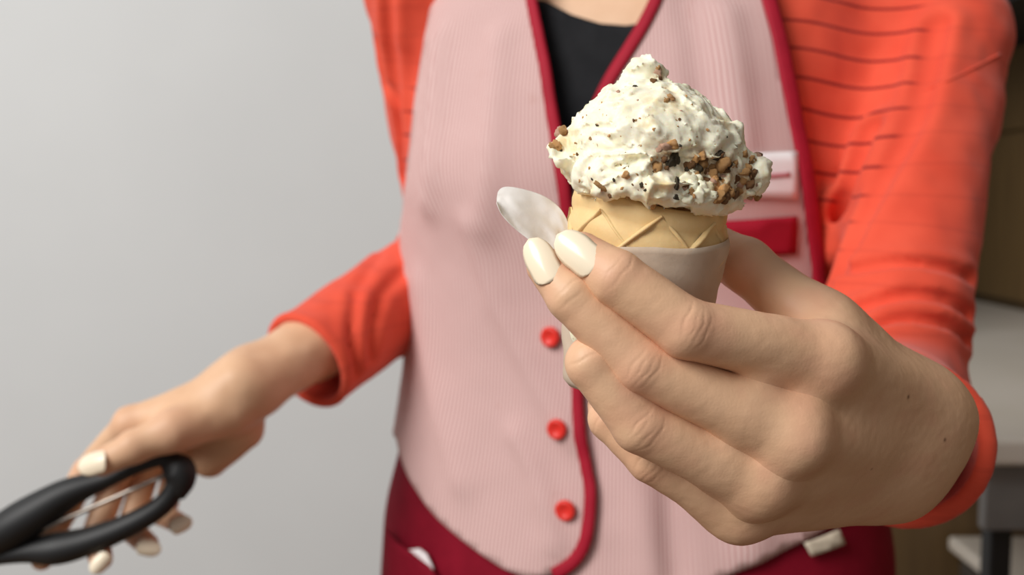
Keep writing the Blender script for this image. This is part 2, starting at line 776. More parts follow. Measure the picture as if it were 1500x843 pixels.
# ------------------------------------------------------------------ setting
def setting():
    tag(box('wall_back', (-5.0, 1.95, 0), (0.62, 2.05, 2.8), M['wall'], bev=0), 'plain light grey wall behind the person', None, None, 'structure')
    tag(box('floor', (-5.0, -1.5, -0.05), (1.6, 3.95, 0), M['floor'], bev=0), 'brown wooden floor', None, None, 'structure')
    tag(box('wall_end', (0.62, 3.85, 0), (1.5, 3.95, 2.8), M['wood_wall'], bev=0), 'dark brown end wall beyond the counter', None, None, 'structure')
    wr = tag(box('wall_right', (1.475, -1.5, 0), (1.575, 3.85, 2.8), M['wood_wall'], bev=0), 'brown panelled wall above the white counter', None, None, 'structure')
    for k in range(5):
        for (z0, z1) in ((0.97, 1.458), (1.464, 2.0)):
            o = box('panel', (1.457, 0.62 + k * 0.64, z0), (1.476, 0.62 + k * 0.64 + 0.634, z1), M['wood'], None, 0.003)
            o.parent = wr


def counter():
    t = empty('kitchen_counter', (1.03, 2.4, 0), 'long white topped counter with grey front and black legs against the brown wall', 'counter')
    zt, x0, y0, x1, y1 = 0.95, 0.60, 1.27, 1.45, 3.7
    box('countertop', (x0, y0, zt - 0.035), (x1, y1, zt), M['worktop'], t, 0.006)
    box('end_panel', (x0 + 0.03, y0 + 0.025, zt - 0.13), (x1 - 0.02, y0 + 0.045, zt - 0.036), M['grey_metal'], t, 0.003)
    box('carcass', (x0 + 0.05, y0 + 0.42, 0.08), (x1 - 0.02, y1 - 0.02, zt - 0.036), M['wood_wall'], t, 0.003)
    box('plinth', (x0 + 0.09, y0 + 0.44, 0.0), (x1 - 0.02, y1 - 0.04, 0.079), M['black'], t, 0.002)
    for k in range(4):
        ya = y0 + 0.42 + k * 0.497
        d = box('door', (x0 + 0.03, ya, 0.09), (x0 + 0.049, ya + 0.49, zt - 0.04), M['wood_wall'], t, 0.003)
        h = box('handle', (x0 + 0.018, ya + 0.05, 0.70), (x0 + 0.029, ya + 0.062, 0.82), M['grey_metal'], None, 0.003)
        h.parent = d
    for (dx, dy) in ((0.052, 0.05), (0.75, 0.05)):
        box('leg', (x0 + dx, y0 + dy, 0), (x0 + dx + 0.03, y0 + dy + 0.03, zt - 0.036), M['black'], t, 0.003)
    box('shelf', (x0 + 0.085, y0 + 0.085, 0.40), (x1 - 0.03, y0 + 0.415, 0.42), M['grey_metal'], t, 0.003)
    # tub on the shelf
    c = empty('storage_tub', (0.86, 1.55, 0.42), 'grey plastic tub with a pale lid on the shelf under the counter', 'tub')
    box('tub_body', (0.76, 1.40, 0.421), (1.10, 1.66, 0.66), M['dark_grey'], c, 0.02)
    box('lid', (0.75, 1.39, 0.661), (1.11, 1.67, 0.685), M['worktop'], c, 0.006)
    w_ = empty('wall_cabinet', (1.27, 2.4, 1.72), 'dark grey wall cabinet with black underside high on the brown wall', 'cabinet')
    box('bottom_board', (1.10, 1.7, 1.70), (1.45, 3.3, 1.73), M['black'], w_, 0.003)
    box('carcass', (1.10, 1.7, 1.731), (1.45, 3.3, 2.3), M['dark_grey'], w_, 0.004)
    for k in range(3):
        d = box('door', (1.08, 1.71 + k * 0.53, 1.74), (1.099, 1.71 + k * 0.53 + 0.52, 2.29), M['dark_grey'], w_, 0.003)


setting()
counter()

# ------------------------------------------------------------------ her left hand (holds the cone)
HL = dict(
    index=PL([(1205, 527, .297), (1004, 481, .281), (903, 408, .282), (852, 371, .2875)]),
    middle=PL([(1158, 637, .292), (938, 534, .286), (838, 434, .287), (800, 392, .2915)]),
    ring=PL([(1110, 703, .299), (938, 622, .290), (868, 532, .289), (873, 514, .297)]),
    pinky=PL([(1082, 748, .312), (954, 672, .305), (893, 615, .309), (887, 596, .320)]),
    thumb=PL([(1322, 590, .348), (1203, 480, .327), (1092, 389, .335), (1010, 345, .354)]),
)
RL = dict(index=(.0103, .0085, .0080, .0062), middle=(.0100, .0084, .0074, .0058), ring=(.0098, .0083, .0078, .0064),
          pinky=(.0088, .0072, .0066, .0058), thumb=(.0150, .0108, .0088, .0080))
WL = P(1308, 643, .352)
EL = P(1288, 600, .570)
UL = nrm(P(1381, 552, .352) - P(1250, 750, .352))
AL = nrm(HL['middle'][0] - WL)
NL = nrm(np.cross(AL, UL))
if NL @ V3(-1, 0.6, 0) < 0:
    NL = -NL          # palmar direction
CUFF_L = P(1322, 648, .402)
FAXL = nrm(EL - CUFF_L)


def finger_field(p, j, r):
    d = rcone(p, j[0], j[1], r[0], r[1])
    d = smin(d, rcone(p, j[1], j[2], r[1], r[2]), .0014)
    d = smin(d, rcone(p, j[2], j[3], r[2], r[3]), .0014)
    return d


def make_hand(p, H, R_, W, U, N, E, wr=(.0222, .0168), knuckle=.0010, er=.033, part=None):
    # palm
    offs = dict(index=.0145, middle=.005, ring=-.005, pinky=-.0145)
    palm = None
    for k, o in offs.items():
        a = W + U * o - N * .0090
        b = H[k][0]
        d = rcone(p, a, b, .0112, R_[k][0] * 1.02)
        palm = d if palm is None else smin(palm, d, .012)
    mid = (H['index'][0] + H['ring'][0]) / 2
    palm = smin(palm, rcone(p, W + N * .006, mid + N * .011, .016, .013), .010)
    palm = smin(palm, rcone(p, W - U * .010 + N * .006, H['pinky'][0] + N * .009, .0105, .009), .008)
    for i, j in (('index', 'middle'), ('middle', 'ring'), ('ring', 'pinky')):
        wa, wb = (H[q][0] * .70 + H[q][1] * .30 + N * .002 for q in (i, j))
        palm = smin(palm, rcone(p, wa, wb, .0062, .0062), .004)
    # wrist and forearm, flattened along N
    n2 = nrm(N - nrm(E - W) * (N @ nrm(E - W)))
    d = fcone(p, W, W + (E - W) * .28, wr[0], wr[0] * 1.13, n2, wr[0] / wr[1])
    d = smin(d, fcone(p, W + (E - W) * .28, E, wr[0] * 1.13, er, n2, 1.15), .01)
    palm = smin(palm, d, .016)
    # thumb base
    t = H['thumb']
    rt = R_['thumb']
    th0 = rcone(p, t[0], t[1], rt[0], rt[1])
    palm = smin(palm, th0, .012)
    palm = smin(palm, rcone(p, t[1] * .75 + t[0] * .25, H['index'][0] * .8 + t[0] * .2 + N * .006, .0085, .009), .012)
    if part == 'palm':
        return palm
    D = None
    for k in ('index', 'middle', 'ring', 'pinky'):
        if part not in (None, k):
            continue
        f = finger_field(p, H[k], R_[k])
        kn = np.linalg.norm(p - (H[k][0] - N * knuckle), axis=1) - R_[k][0] * .92
        f = smin(f, kn, .003)
        if part:
            return smin(palm, f, .006), f - palm
        v = smin(palm, f, .006)
        D = v if D is None else smin(D, v, .0014)
    f = rcone(p, t[1], t[2], rt[1], rt[2])
    f = smin(f, rcone(p, t[2], t[3], rt[2], rt[3]), .003)
    if part:
        return smin(palm, f, .008), (f - palm) * .75
    D = smin(D, smin(palm, f, .008), .0012)
    return D


def hand_meshes(hand, detail, H, R_, lo, hi, h, sub):
    """palm with wrist, then every finger grown from it, so neighbouring fingers meet in sharp creases"""
    out = [polygonise(lambda p: hand(p, 'palm'), lo, hi, h, lambda p: hand(p, 'palm') + detail(p, None), sub)]
    for k in H:
        pts = np.array(H[k] if k != 'thumb' else H[k][1:])
        a, b = pts.min(0) - R_[k][0] - .008, pts.max(0) + R_[k][0] + .008
        v, f = polygonise(lambda p: hand(p, k)[0], np.maximum(a, lo), np.minimum(b, hi), h, lambda p: hand(p, k)[0] + detail(p, k), sub)
        far = hand(v, k)[1] > .006
        f = f[~far[f].all(1)]
        out.append((v, f))
    return out


def creases(p, H, R_, dors, amt=1.0, only=None):
    """fine skin folds over the finger joints, on the back of the finger"""
    out = np.zeros(len(p))
    for k in ('index', 'middle', 'ring', 'pinky'):
        rnd = random.Random(len(k) * 3 + 1)
        if only != k:
            continue
        j, r = H[k], R_[k]
        for q, spread, cnt, dep in ((1, .0034, 4, .00017), (2, .0018, 2, .00017)):
            ax = nrm(nrm(j[q + 1] - j[q]) + nrm(j[q] - j[q - 1]))
            nn = dors[k]
            nn = nrm(nn - ax * (nn @ ax))
            sd = np.cross(ax, nn)
            near = np.linalg.norm(p - j[q], axis=1) < r[q] * 2.0
            if not near.any():
                continue
            v = p[near] - j[q]
            l, s_, h = v @ ax, v @ sd, v @ nn
            acc = np.zeros(len(l))
            for c in range(cnt):
                o = (c - (cnt - 1) / 2) / max(1, cnt - 1) * 2 * spread + rnd.uniform(-.0004, .0004)
                bend = o / spread * .22
                wob = .00025 * np.sin(s_ * 900 + c * 2.1 + len(k))
                x = l - o + bend * s_ ** 2 / r[q] + wob
                ln = r[q] * (0.45 + 0.35 * rnd.random())
                cs = r[q] * rnd.uniform(-.25, .25)
                acc = np.maximum(acc, np.exp(-(x / .00040) ** 2) * np.clip(1.4 - np.abs(s_ - cs) / ln, 0, 1) * (0.5 + 0.5 * rnd.random()))
            out[near] += dep * acc * np.clip(h / r[q] * 2.0 - .5, 0, 1) * amt
    return out


TOCAM = -FWD
DORS_L = dict(index=nrm(TOCAM + UP * .25), middle=nrm(TOCAM - RT * .15 + UP * .1), ring=nrm(TOCAM - RT * .15), pinky=nrm(TOCAM - UP * .4))


def tendons(p, H, W, N, amt):
    out = np.zeros(len(p))
    for k in ('index', 'middle', 'ring', 'pinky'):
        a = W * .75 + H[k][0] * .25 - N * .012
        b = H[k][0] - N * .009
        d = polydist(p, [a, b])
        out += amt * np.exp(-(d / .0040) ** 2)
    return out


def f_left(p):
    return make_hand(p, HL, RL, WL, UL, NL, EL)


def left_part(p, part):
    return make_hand(p, HL, RL, WL, UL, NL, EL, part=part)


def left_detail(p, k):
    d = creases(p, HL, RL, DORS_L, 1.0, k) if k else 0.0
    d = d - tendons(p, HL, WL, NL, .0006)
    return d + .00005 * vnoise(p * 420) + .00018 * vnoise(p * 80)


# ------------------------------------------------------------------ her right hand (holds the scoop)
HR = dict(
    index=PL([(192, 622, .690), (128, 690, .712), (82, 770, .704), (62, 820, .684)]),
    middle=PL([(222, 618, .706), (172, 700, .732), (138, 785, .710), (148, 820, .672)]),
    ring=PL([(254, 622, .720), (212, 700, .742), (190, 775, .722), (216, 798, .684)]),
    pinky=PL([(286, 634, .732), (254, 700, .746), (240, 756, .728), (263, 767, .694)]),
    thumb=PL([(330, 606, .690), (252, 632, .664), (196, 655, .655), (150, 678, .652)]),
)
RR = dict(index=(.0112, .0100, .0090, .0074), middle=(.0112, .0100, .0090, .0076), ring=(.0108, .0096, .0088, .0074),
          pinky=(.0100, .0088, .0080, .0068), thumb=(.0170, .0125, .0108, .0090))
WR = P(362, 566, .705)
ER = P(678, 372, .905)
UR = nrm(P(330, 640, .66) - P(375, 560, .745))
AR = nrm(HR['middle'][0] - WR)
NR = nrm(np.cross(AR, UR))
if NR @ V3(0.3, 0, -1) < 0:
    NR = -NR
CUFF_R = P(452, 528, .752)
FAXR = nrm(ER - CUFF_R)


HYP = (P(352, 628, .72), P(308, 672, .728))


def right_part(p, part):
    d = make_hand(p, HR, RR, WR, UR, NR, ER, wr=(.0265, .0225), knuckle=.001, er=.031, part=part)
    if part == 'palm':
        return smin(d, rcone(p, HYP[0], HYP[1], .017, .014), .012)
    return d


def f_right(p):
    return right_part(p, None)


# ------------------------------------------------------------------ the person
SL = P(1386, 50, .700)
SR = P(606, -40, .800)
NECK0 = V3(*(AX + TF * -0.005), 1.42)

person = empty('person', (0.09, 0.85, 0), 'person in coral cardigan and pink striped vest holding out an ice cream cone', 'person')


def f_body(p):
    d = torso_sdf(p, -.014)
    d = smin(d, rcone(p, SL, EL, .020, .029), .012)
    d = smin(d, rcone(p, SR, ER, .036, .034), .03)
    d = smin(d, rcone(p, EL, EL + (CUFF_L - EL) * .6, .029, .029), .02)
    d = smin(d, rcone(p, ER, ER + (CUFF_R - ER) * .6, .034, .031), .02)
    return d


def make_body():
    parts = []
    v, f = polygonise(f_body, (-.25, .40, .92), (.42, 1.02, 1.56), .008)
    parts.append((v, f))
    lo = np.min([q for k in HL.values() for q in k], 0) - .025
    hi = np.max([q for k in HL.values() for q in k] + [CUFF_L + FAXL * .03 + V3(.04, 0, .04)], 0) + .02
    lo[1] = .245
    parts += hand_meshes(left_part, left_detail, HL, RL, lo, hi, .0010, 1)
    lo = np.min([q for k in HR.values() for q in k], 0) - .025
    hi = np.max([q for k in HR.values() for q in k] + [CUFF_R + FAXR * .03 + V3(.04, 0, .04)], 0) + .02
    parts += hand_meshes(right_part, lambda p, k: .0004 * vnoise(p * 90), HR, RR, lo, hi, .0018, 0)
    n0 = 0
    V, Fq = [], []
    for v, f in parts:
        V.append(v)
        Fq.append(f + n0)
        n0 += len(v)
    V, Fq = np.vstack(V), np.vstack(Fq)
    o = mesh_obj('body', V, Fq, M['skin'], person)
    red = np.zeros(len(V))
    for H, R_ in ((HL, RL), (HR, RR)):
        for k in ('index', 'middle', 'ring', 'pinky', 'thumb'):
            for q, am in ((0, .30), (1, .36), (2, .18), (3, .45)):
                if k == 'thumb' and q == 0:
                    continue
                d = np.linalg.norm(V - H[k][q], axis=1)
                red = np.maximum(red, am * np.exp(-(d / (R_[k][q] * 1.25)) ** 4))
    near = V[:, 1] < 0.45
    if near.any():
        red[near] = np.clip(red[near] + .18 * (fbm(V[near], 120, 2)), 0, 1)
    set_attr(o, 'red', red)
    mole = np.zeros(len(V))
    for (x, y, r) in ((1331, 582, .0006), (1384, 645, .0006), (1276, 687, .0004)):
        h = hit_field(lambda p: left_part(p, 'palm'), x, y, .25, .45)
        if h is not None:
            mole = np.maximum(mole, np.exp(-(np.linalg.norm(V - h, axis=1) / r) ** 2))
    set_attr(o, 'mole', mole)
    return o


def nail(center, tipdir, normal, ln, wd, parent, curve=0.55, long_curve=.05):
    """almond nail plate with thickness"""
    t = nrm(tipdir)
    n = nrm(normal - t * (normal @ t))
    s = np.cross(t, n)
    NU, NW = 17, 11
    vs, fs = [], []
    for i in range(NU):
        u = i / (NU - 1)
        x = (u - .5) * ln
        # width profile: rounded cuticle, almond tip
        wv = wd * .5 * min(1, (max(u, 0.0) / .16 + .02) ** .5) * (1 if u < .5 else math.sqrt(max(0.0, 1 - ((u - .5) / .5) ** 2.3)) + .03)
        for j in range(NW):
            a = (j / (NW - 1) - .5) * 2
            y = wv * a
            h = -curve * y * y / (wd * .5) - long_curve * (x / ln * 2) ** 2 * ln * .25
            vs.append(center + t * x + s * y + n * h)
    for i in range(NU - 1):
        for j in range(NW - 1):
            k = i * NW + j
            fs.append((k, k + 1, k + NW + 1, k + NW))
    o = mesh_obj('fingernail', vs, fs, M['nail'], parent)
    o.parent = parent
    md = o.modifiers.new('Solidify', 'SOLIDIFY')
    md.thickness = .0007
    md.offset = 0
    return o


body = make_body()


def put_nail(fld, px, py, tx, ty, tilt, normal, ln, wd, curve=.5, lift=.0006):
    lo_, hi_ = (.2, .36) if fld is f_left else (.58, .80)
    c = hit_field(fld, px, py, lo_, hi_)
    if c is None:
        c = P(px, py, .69)
    d0 = (c - CAM) @ FWD
    n = nrm(nrm(np.asarray(normal)) * .5 + nrm(grad(fld, c[None], .001)[0]))
    r_ = ray(tx, ty)
    k = (c - CAM) @ n / (r_ @ n)           # where the line of sight meets the nail's plane
    nail(c + n * lift, CAM + r_ * k - c, n, ln, wd, body, curve, .22)


# index and middle of the near hand
put_nail(f_left, 845, 369, 818, 346, .004, TOCAM + RT * -.18 + UP * .20, .0158, .0098, .5, .0011)
put_nail(f_left, 792, 382, 774, 347, .005, TOCAM + RT * -.45 + UP * .10, .0150, .0088, .5, .0011)
# the other nails of the near hand face the cone or her own body
def hidden_nail(H, k, R_, normal, ln, wd):
    t = nrm(H[k][3] - H[k][2])
    n = nrm(normal - t * (normal @ t))
    nail(H[k][3] + n * (R_[k][3] + .0006), t, n, ln, wd, body, .5, .22)


hidden_nail(HL, 'thumb', RL, FWD + UP * .3, .0150, .0112)
# far hand: thumb, then the finger tips
put_nail(f_right, 134, 679, 103, 688, .0, TOCAM * .8 + UP * .5 + RT * -.2, .0225, .0150, .5, .001)
put_nail(f_right, 147, 826, 132, 843, .0, TOCAM + RT * .1 + UP * .25, .016, .0105, .5, .001)
put_nail(f_right, 218, 804, 240, 808, .0, TOCAM + UP * .3, .016, .0110, .5, .001)
put_nail(f_right, 265, 769, 284, 760, .0, TOCAM + UP * .3, .0155, .0105, .5, .001)


# ------------------------------------------------------------------ cardigan
def sleeve_left(p):
    d = rcone(p, SL, EL, .0335, .0425)
    d = smin(d, rcone(p, EL, CUFF_L, .0415, .0335), .025)
    return d


def sleeve_right(p):
    d = rcone(p, SR, ER, .043, .043)
    d = smin(d, rcone(p, ER, CUFF_R, .043, .0395), .03)
    return d


def f_card0(p):
    d = torso_sdf(p, 0.0)
    sl = sleeve_left(p)
    sl = smin(sl, rcone(p, P(1270, 30, .745), SL, .045, .033), .03)
    sl = smin(sl, rcone(p, P(1275, 190, .735), P(1375, 190, .69), .030, .030), .03)
    d = smin(d, sl, .045)
    d = smin(d, sleeve_right(p), .02)
    return d


def px_curve(pts, f, n=14):
    out = []
    for q in catmull(np.array(pts, float), n):
        h = hit_field(f, q[0], q[1], .3, 1.1, 900)
        if h is not None:
            out.append(h)
    return np.array(out)


GROOVES = []
for pts, dep, wd in (
    ([(1372, 40), (1358, 110), (1335, 190), (1295, 265), (1258, 340), (1218, 425)], .0085, .0060),
    ([(1278, 190), (1258, 250), (1240, 300), (1224, 360)], .0105, .0060),
    ([(1262, 452), (1320, 436), (1380, 440), (1418, 462)], .0060, .0036),
    ([(1285, 480), (1335, 470), (1390, 480), (1425, 508)], .0065, .0034),
    ([(1240, 400), (1300, 388), (1370, 392), (1418, 408)], .0042, .0038),
    ([(568, -40), (572, 40), (578, 110), (588, 180), (592, 260)], .0050, .0050),
    ([(552, 60), (566, 120), (585, 150)], .0030, .0040),
    ([(590, 400), (560, 430), (545, 470), (540, 520)], .0030, .0050),
    ([(575, 345), (545, 390), (520, 430)], .0022, .0050),
    ([(520, 440), (515, 490), (520, 545)], .0028, .0045),
):
    GROOVES.append((px_curve(pts, f_card0), dep, wd))


_fa = GROOVES[0][0]
_fo = np.argsort(_fa[:, 2])
FOLD_Z, FOLD_X = _fa[_fo, 2], _fa[_fo, 0]


def f_card(p):
    d = f_card0(p)
    for c, dep, wd in GROOVES:
        near = np.linalg.norm(p - c.mean(0), axis=1) < .2
        if near.any():
            q = polydist(p[near], c)
            d[near] += dep * np.exp(-(q / wd) ** 2) - dep * .45 * np.exp(-((q - 2.1 * wd) / (1.2 * wd)) ** 2)
    xa = np.interp(p[:, 2], FOLD_Z, FOLD_X)
    zz = p[:, 2]
    st = 1 / (1 + np.exp(-np.clip((p[:, 0] - xa - .004) / .0035, -30, 30)))
    near = (p[:, 1] < .80) & (p[:, 0] > .10)
    d = d - np.where(near, .0055 * (st - .5) * np.clip((zz - FOLD_Z[0]) / .03, 0, 1) * np.clip((1.44 - zz) / .05, 0, 1), 0)
    d = d + .0016 * vnoise(p * 28) + .0008 * vnoise(p * 70)
    # cuffs: rolled hem, plane cut, hollow
    for C, A, r in ((CUFF_L, FAXL, .0300), (CUFF_R, FAXR, .0355)):
        v = p - C
        h = v @ A
        rad = np.linalg.norm(v - h[:, None] * A, axis=1)
        near = (np.abs(h) < .12) & (rad < .075)
        cut = -h
        inner = rad - (r - .0015)
        dn = np.maximum(d, np.where(near, cut, -1))
        dn = np.maximum(dn, np.where(near & (h < .05), -inner, -1))
        tor = np.hypot(rad - (r + .0012), h + .0005) - .0036
        d = np.where(near, smin(dn, tor, .002), dn)
    # open front and neck
    x, y = torso_local(p)
    front = np.where(y > 0, .075 - np.abs(x), -1.0)
    d = np.maximum(d, front)
    d = np.maximum(d, p[:, 2] - 1.44)
    d = np.maximum(d, 1.02 - p[:, 2])
    return d


def make_cardigan():
    v, f = polygonise(f_card, (-.32, .36, 1.0), (.42, 1.02, 1.46), .0030, sub=0, margin=2.0)
    o = mesh_obj('cardigan', v, f, M['cardigan'], person)
    tag(o, 'coral knitted cardigan with thin dark stripes')
    x, y = torso_local(v)
    # stripes only on the body part
    arm = np.minimum(sleeve_left(v), sleeve_right(v)) - torso_sdf(v, 0)
    mask = np.clip((arm + .002) / .012, 0, 1)
    mr = np.clip((np.interp(v[:, 2], FOLD_Z, FOLD_X) - v[:, 0]) / .006, 0, 1) * np.clip((v[:, 2] - FOLD_Z[0] - .01) / .01, 0, 1)
    mask = np.where((v[:, 0] > .12) & (v[:, 1] < .85), mr, mask)
    th = np.arctan2(x, y)
    s = (v[:, 2] + .03 * (th - .8)) / .0200 + .25 * vnoise(v * 14)
    set_attr(o, 'stripe', s)
    set_attr(o, 'stripe_mask', np.maximum(mask, .12))
    return o


card = make_cardigan()
_sm = px_curve([(1352, 134), (1385, 120), (1415, 106), (1445, 90), (1464, 80)], f_card, 16)
_vs, _fs = tube(_sm, np.full(len(_sm), .0011), 8)
seam = mesh_obj('shoulder_seam', _vs, _fs, M['cardigan'], None)
set_attr(seam, 'stripe', np.zeros(len(_vs)))
set_attr(seam, 'stripe_mask', np.zeros(len(_vs)))
seam.parent = card

# ------------------------------------------------------------------ shirt, vest, trousers
patch('shirt', [(770, -70), (775, 0), (800, 2), (838, 22), (880, 35), (918, 38), (945, 34), (975, 10), (1000, -60),
                (1010, 100), (960, 330), (840, 330), (780, 120)], -.003, M['shirt'], person, .007)

VF = []
for pts, amp, wd in (
    ([(690, 330), (730, 430), (790, 560), (840, 640)], .0022, .010),
    ([(760, 640), (790, 700), (815, 800)], .0022, .009),
    ([(650, 60), (640, 180), (632, 300)], .0030, .010),
    ([(735, 60), (725, 200), (715, 330)], .0025, .012),
    ([(1010, 0), (1020, 60), (1030, 140)], -.0025, .008),
    ([(1060, 20), (1075, 120), (1085, 210)], .0025, .010),
    ([(985, 680), (985, 760), (990, 843)], -.0024, .008),
    ([(900, 600), (930, 700), (950, 843)], .0025, .012),
    ([(1080, 700), (1100, 800)], .003, .014),
    ([(620, 420), (640, 560), (680, 700)], .0020, .014),
):
    VF.append((np.array([tpos(*hit_torso(q[0], q[1], .01), .01)[0] for q in catmull(np.array(pts, float), 9)]), amp, wd))


def vfold(p):
    o = .0012 * vnoise(p * 22) + .0004 * vnoise(p * 60)
    for c, amp, wd in VF:
        o = o + 2.1 * amp * np.exp(-(polydist(p, c) / wd) ** 2)
    return np.maximum(o, -.0028)


vest = empty('vest', (0.09, 0.80, 1.0))
vest.parent = person
vest.matrix_parent_inverse = Matrix.Translation(-Vector(person.location))
tag(vest, 'pink pinstriped button vest with crimson edging')
NKL = [(772, -60), (779, 0), (790, 55), (799, 100), (808, 155), (817, 210), (826, 270), (832, 330), (840, 420), (843, 500),
       (846, 580), (851, 640), (860, 690), (865, 720), (863, 765), (855, 800), (838, 825), (812, 842)]
HEML = [(775, 846), (740, 833), (705, 812), (675, 790), (645, 762), (620, 731), (600, 699), (588, 668), (583, 645)]
ARML = [(586, 338), (590, 310), (595, 265), (601, 215), (608, 150), (616, 95), (627, 40), (640, -5), (660, -55)]
zs = hit_torso(590, 345, .01)[1]
zh = hit_torso(590, 650, .01)[1]
left_panel = NKL + HEML + [('t', -2.2, zh), ('t', -2.2, zs - .005)] + ARML
patch('front_panel', left_panel, .0120, M['vest'], vest, .006, .0014, vfold,
      shear=lambda p: .16 * np.clip(p[:, 2] - 1.22, 0, 1) * 1.0)
NKR = [(978, -60), (962, -5), (943, 35), (922, 70), (900, 105), (884, 135), (866, 180), (850, 240), (832, 330)]
ARMR = [(1098, -70), (1124, -5), (1136, 40), (1149, 95), (1160, 145), (1171, 200), (1181, 255), (1189, 310), (1196, 365), (1202, 420), (1206, 470)]
zr = hit_torso(1206, 480, .008)[1]
right_panel = NKR + [(826, 430), (830, 640), (830, 860), (900, 872), (1000, 866), (1060, 845), (1120, 818), (1180, 790), (1230, 762), (1262, 735), ('t', 2.2, 1.10), ('t', 2.2, zr - .05), ('t', 1.35, zr - .04)] + ARMR[::-1]
patch('front_panel', right_panel, .0085, M['vest'], vest, .006, .0014, vfold)
strip('edging', NKL, .0140, .0088, M['trim'], vest, vfold, 90)
strip('edging', NKR[:-1], .0102, .0095, M['trim'], vest, vfold, 50)
strip('edging', ARMR, .0105, .0086, M['trim'], vest, vfold, 60)
# pocket band and white tape on the right chest
patch('pocket_band', [(1040, 325), (1100, 322), (1168, 317), (1168, 372), (1100, 377), (1040, 380)], .0112, M['trim'], vest, .006, .0014, vfold)
pt = patch('badge', [(1070, 228), (1120, 224), (1167, 222), (1166, 254), (1167, 292), (1120, 290), (1070, 290)], .0112, M['white_patch'], vest, .006, .0014, vfold)
patch('badge_slot', [(1080, 258), (1156, 252), (1156, 259), (1080, 265)], .0122, simple('rose_line', lin(206, 140, 146)), vest, .004, .0008, vfold)
for o_ in (pt,):
    tag(o_, 'white tape patch')


def button(px, py):
    th, z = hit_torso(px, py, .0140)
    c = tpos(th, z, .0150)[0]
    c = c + (tpos(th, z, .0150 + vfold(c[None])[0])[0] - c)
    n = nrm(np.append(TF * math.cos(th) + TR * math.sin(th), 0))
    bm = bmesh.new()
    prof = [(0, .0012), (.0030, .0012), (.0042, .0022), (.0062, .0026), (.0073, .0014), (.0073, -.0006)]
    rings = []
    u = nrm(np.cross(n, V3(0, 0, 1)))
    w_ = np.cross(u, n)
    S = 28
    for r, h in prof:
        if r == 0:
            rings.append([bm.verts.new(c + n * h)])
        else:
            rings.append([bm.verts.new(c + n * h + r * (math.cos(a) * u + math.sin(a) * w_)) for a in np.linspace(0, 2 * math.pi, S, endpoint=False)])
    for a, b in zip(rings[:-1], rings[1:]):
        for j in range(S):
            if len(a) == 1:
                bm.faces.new((a[0], b[j], b[(j + 1) % S]))
            else:
                bm.faces.new((a[j], b[j], b[(j + 1) % S], a[(j + 1) % S]))
    return bm_obj('button', bm, M['button'], vest, True)


for q in ((807, 494), (819, 628), (830, 747)):
    button(*q)


def make_trousers():
    def f(p):
        d = torso_sdf(p, .002)
        d = np.maximum(d, p[:, 2] - 1.13)
        hipz = .86
        for s, fx in ((-1, 0), (1, 0)):
            h = V3(*(AX + TR * s * .095), .88)
            k = V3(*(AX + TR * s * .10 + TF * .02), .48)
            a = V3(*(AX + TR * s * .105 - TF * .01), .06)
            leg = smin(rcone(p, h, k, .095, .068), rcone(p, k, a, .068, .052), .03)
            d = np.where(p[:, 2] < 1.0, smin(d if False else np.where(p[:, 2] > .84, d, 1.0), leg, .03), d)
        d = d + .002 * vnoise(p * 16)
        return d
    # hips and legs in one field
    def g(p):
        d = np.maximum(torso_sdf(p, .0045), .84 - p[:, 2])
        for s in (-1, 1):
            h = V3(*(AX + TR * s * .095), .88)
            k = V3(*(AX + TR * s * .10 + TF * .02), .48)
            a = V3(*(AX + TR * s * .105 - TF * .01), .06)
            d = smin(d, smin(rcone(p, h, k, .095, .068), rcone(p, k, a, .068, .052), .03), .03)
        d = np.maximum(d, p[:, 2] - 1.13)
        d = d + .0015 * vnoise(p * 16)
        return np.maximum(d, .02 - p[:, 2])
    v, f_ = polygonise(g, (-.16, .56, 0), (.34, 1.06, 1.15), .008)
    return mesh_obj('trousers', v, f_, M['burgundy'], person)


trousers = make_trousers()
# apron pocket flap with a scrap of white cloth, and a sewn label
lb = patch('label', [(1178, 796), (1228, 776), (1237, 797), (1188, 815)], .0100, simple('label_tape', lin(214, 202, 180), lin(196, 184, 164), 120), None, .004, .0016)
pk = patch('pocket', [(566, 775), (582, 795), (602, 808), (630, 830), (650, 860), (650, 900), (565, 900)], .0115, M['burgundy'], None, .006, .002)
cl = patch('cloth_scrap', [(592, 815), (600, 806), (614, 804), (625, 812), (634, 830), (640, 860), (600, 850)], .0100, M['white_patch'], None, .004, .002)
for o_ in (lb, pk, cl):
    o_.parent = trousers
for s in (-1, 1):
    a = V3(*(AX + TR * s * .105 + TF * .05), .0)

    def fs_(p, a=a):
        d = smin(ell(p, a + V3(*(TF * .05), .03), V3(.045, .085, .034)), ell(p, a - V3(*(TF * .05), -.045), V3(.042, .05, .048)), .03)
        return np.maximum(d, .001 - p[:, 2])
    v, f_ = polygonise(fs_, a - V3(.13, .17, .0), a + V3(.13, .13, .12), .006)
    mesh_obj('shoe', v, f_, M['black'], person)


# ------------------------------------------------------------------ ice cream cone
DC = .318
KC = DC / F
TOPC = P(952, 297, DC)
BOTC = P(918, 570, DC + .004)
CAX = nrm(TOPC - BOTC)
CX = nrm(RT - CAX * (RT @ CAX))
CY = np.cross(CAX, CX)          # away from the camera
if CY @ FWD < 0:
    CY = -CY
HC = np.linalg.norm(TOPC - BOTC)

cone = empty('ice_cream_cone', tuple(BOTC), 'wafer cone topped with a cream ice cream scoop full of nut pieces, held in hand', 'ice cream')


def cpos(phi, h, r):
    """phi measured from the camera side, h from the rim down in metres"""
    return TOPC - CAX * h + r * (math.sin(phi) * CX - math.cos(phi) * CY)


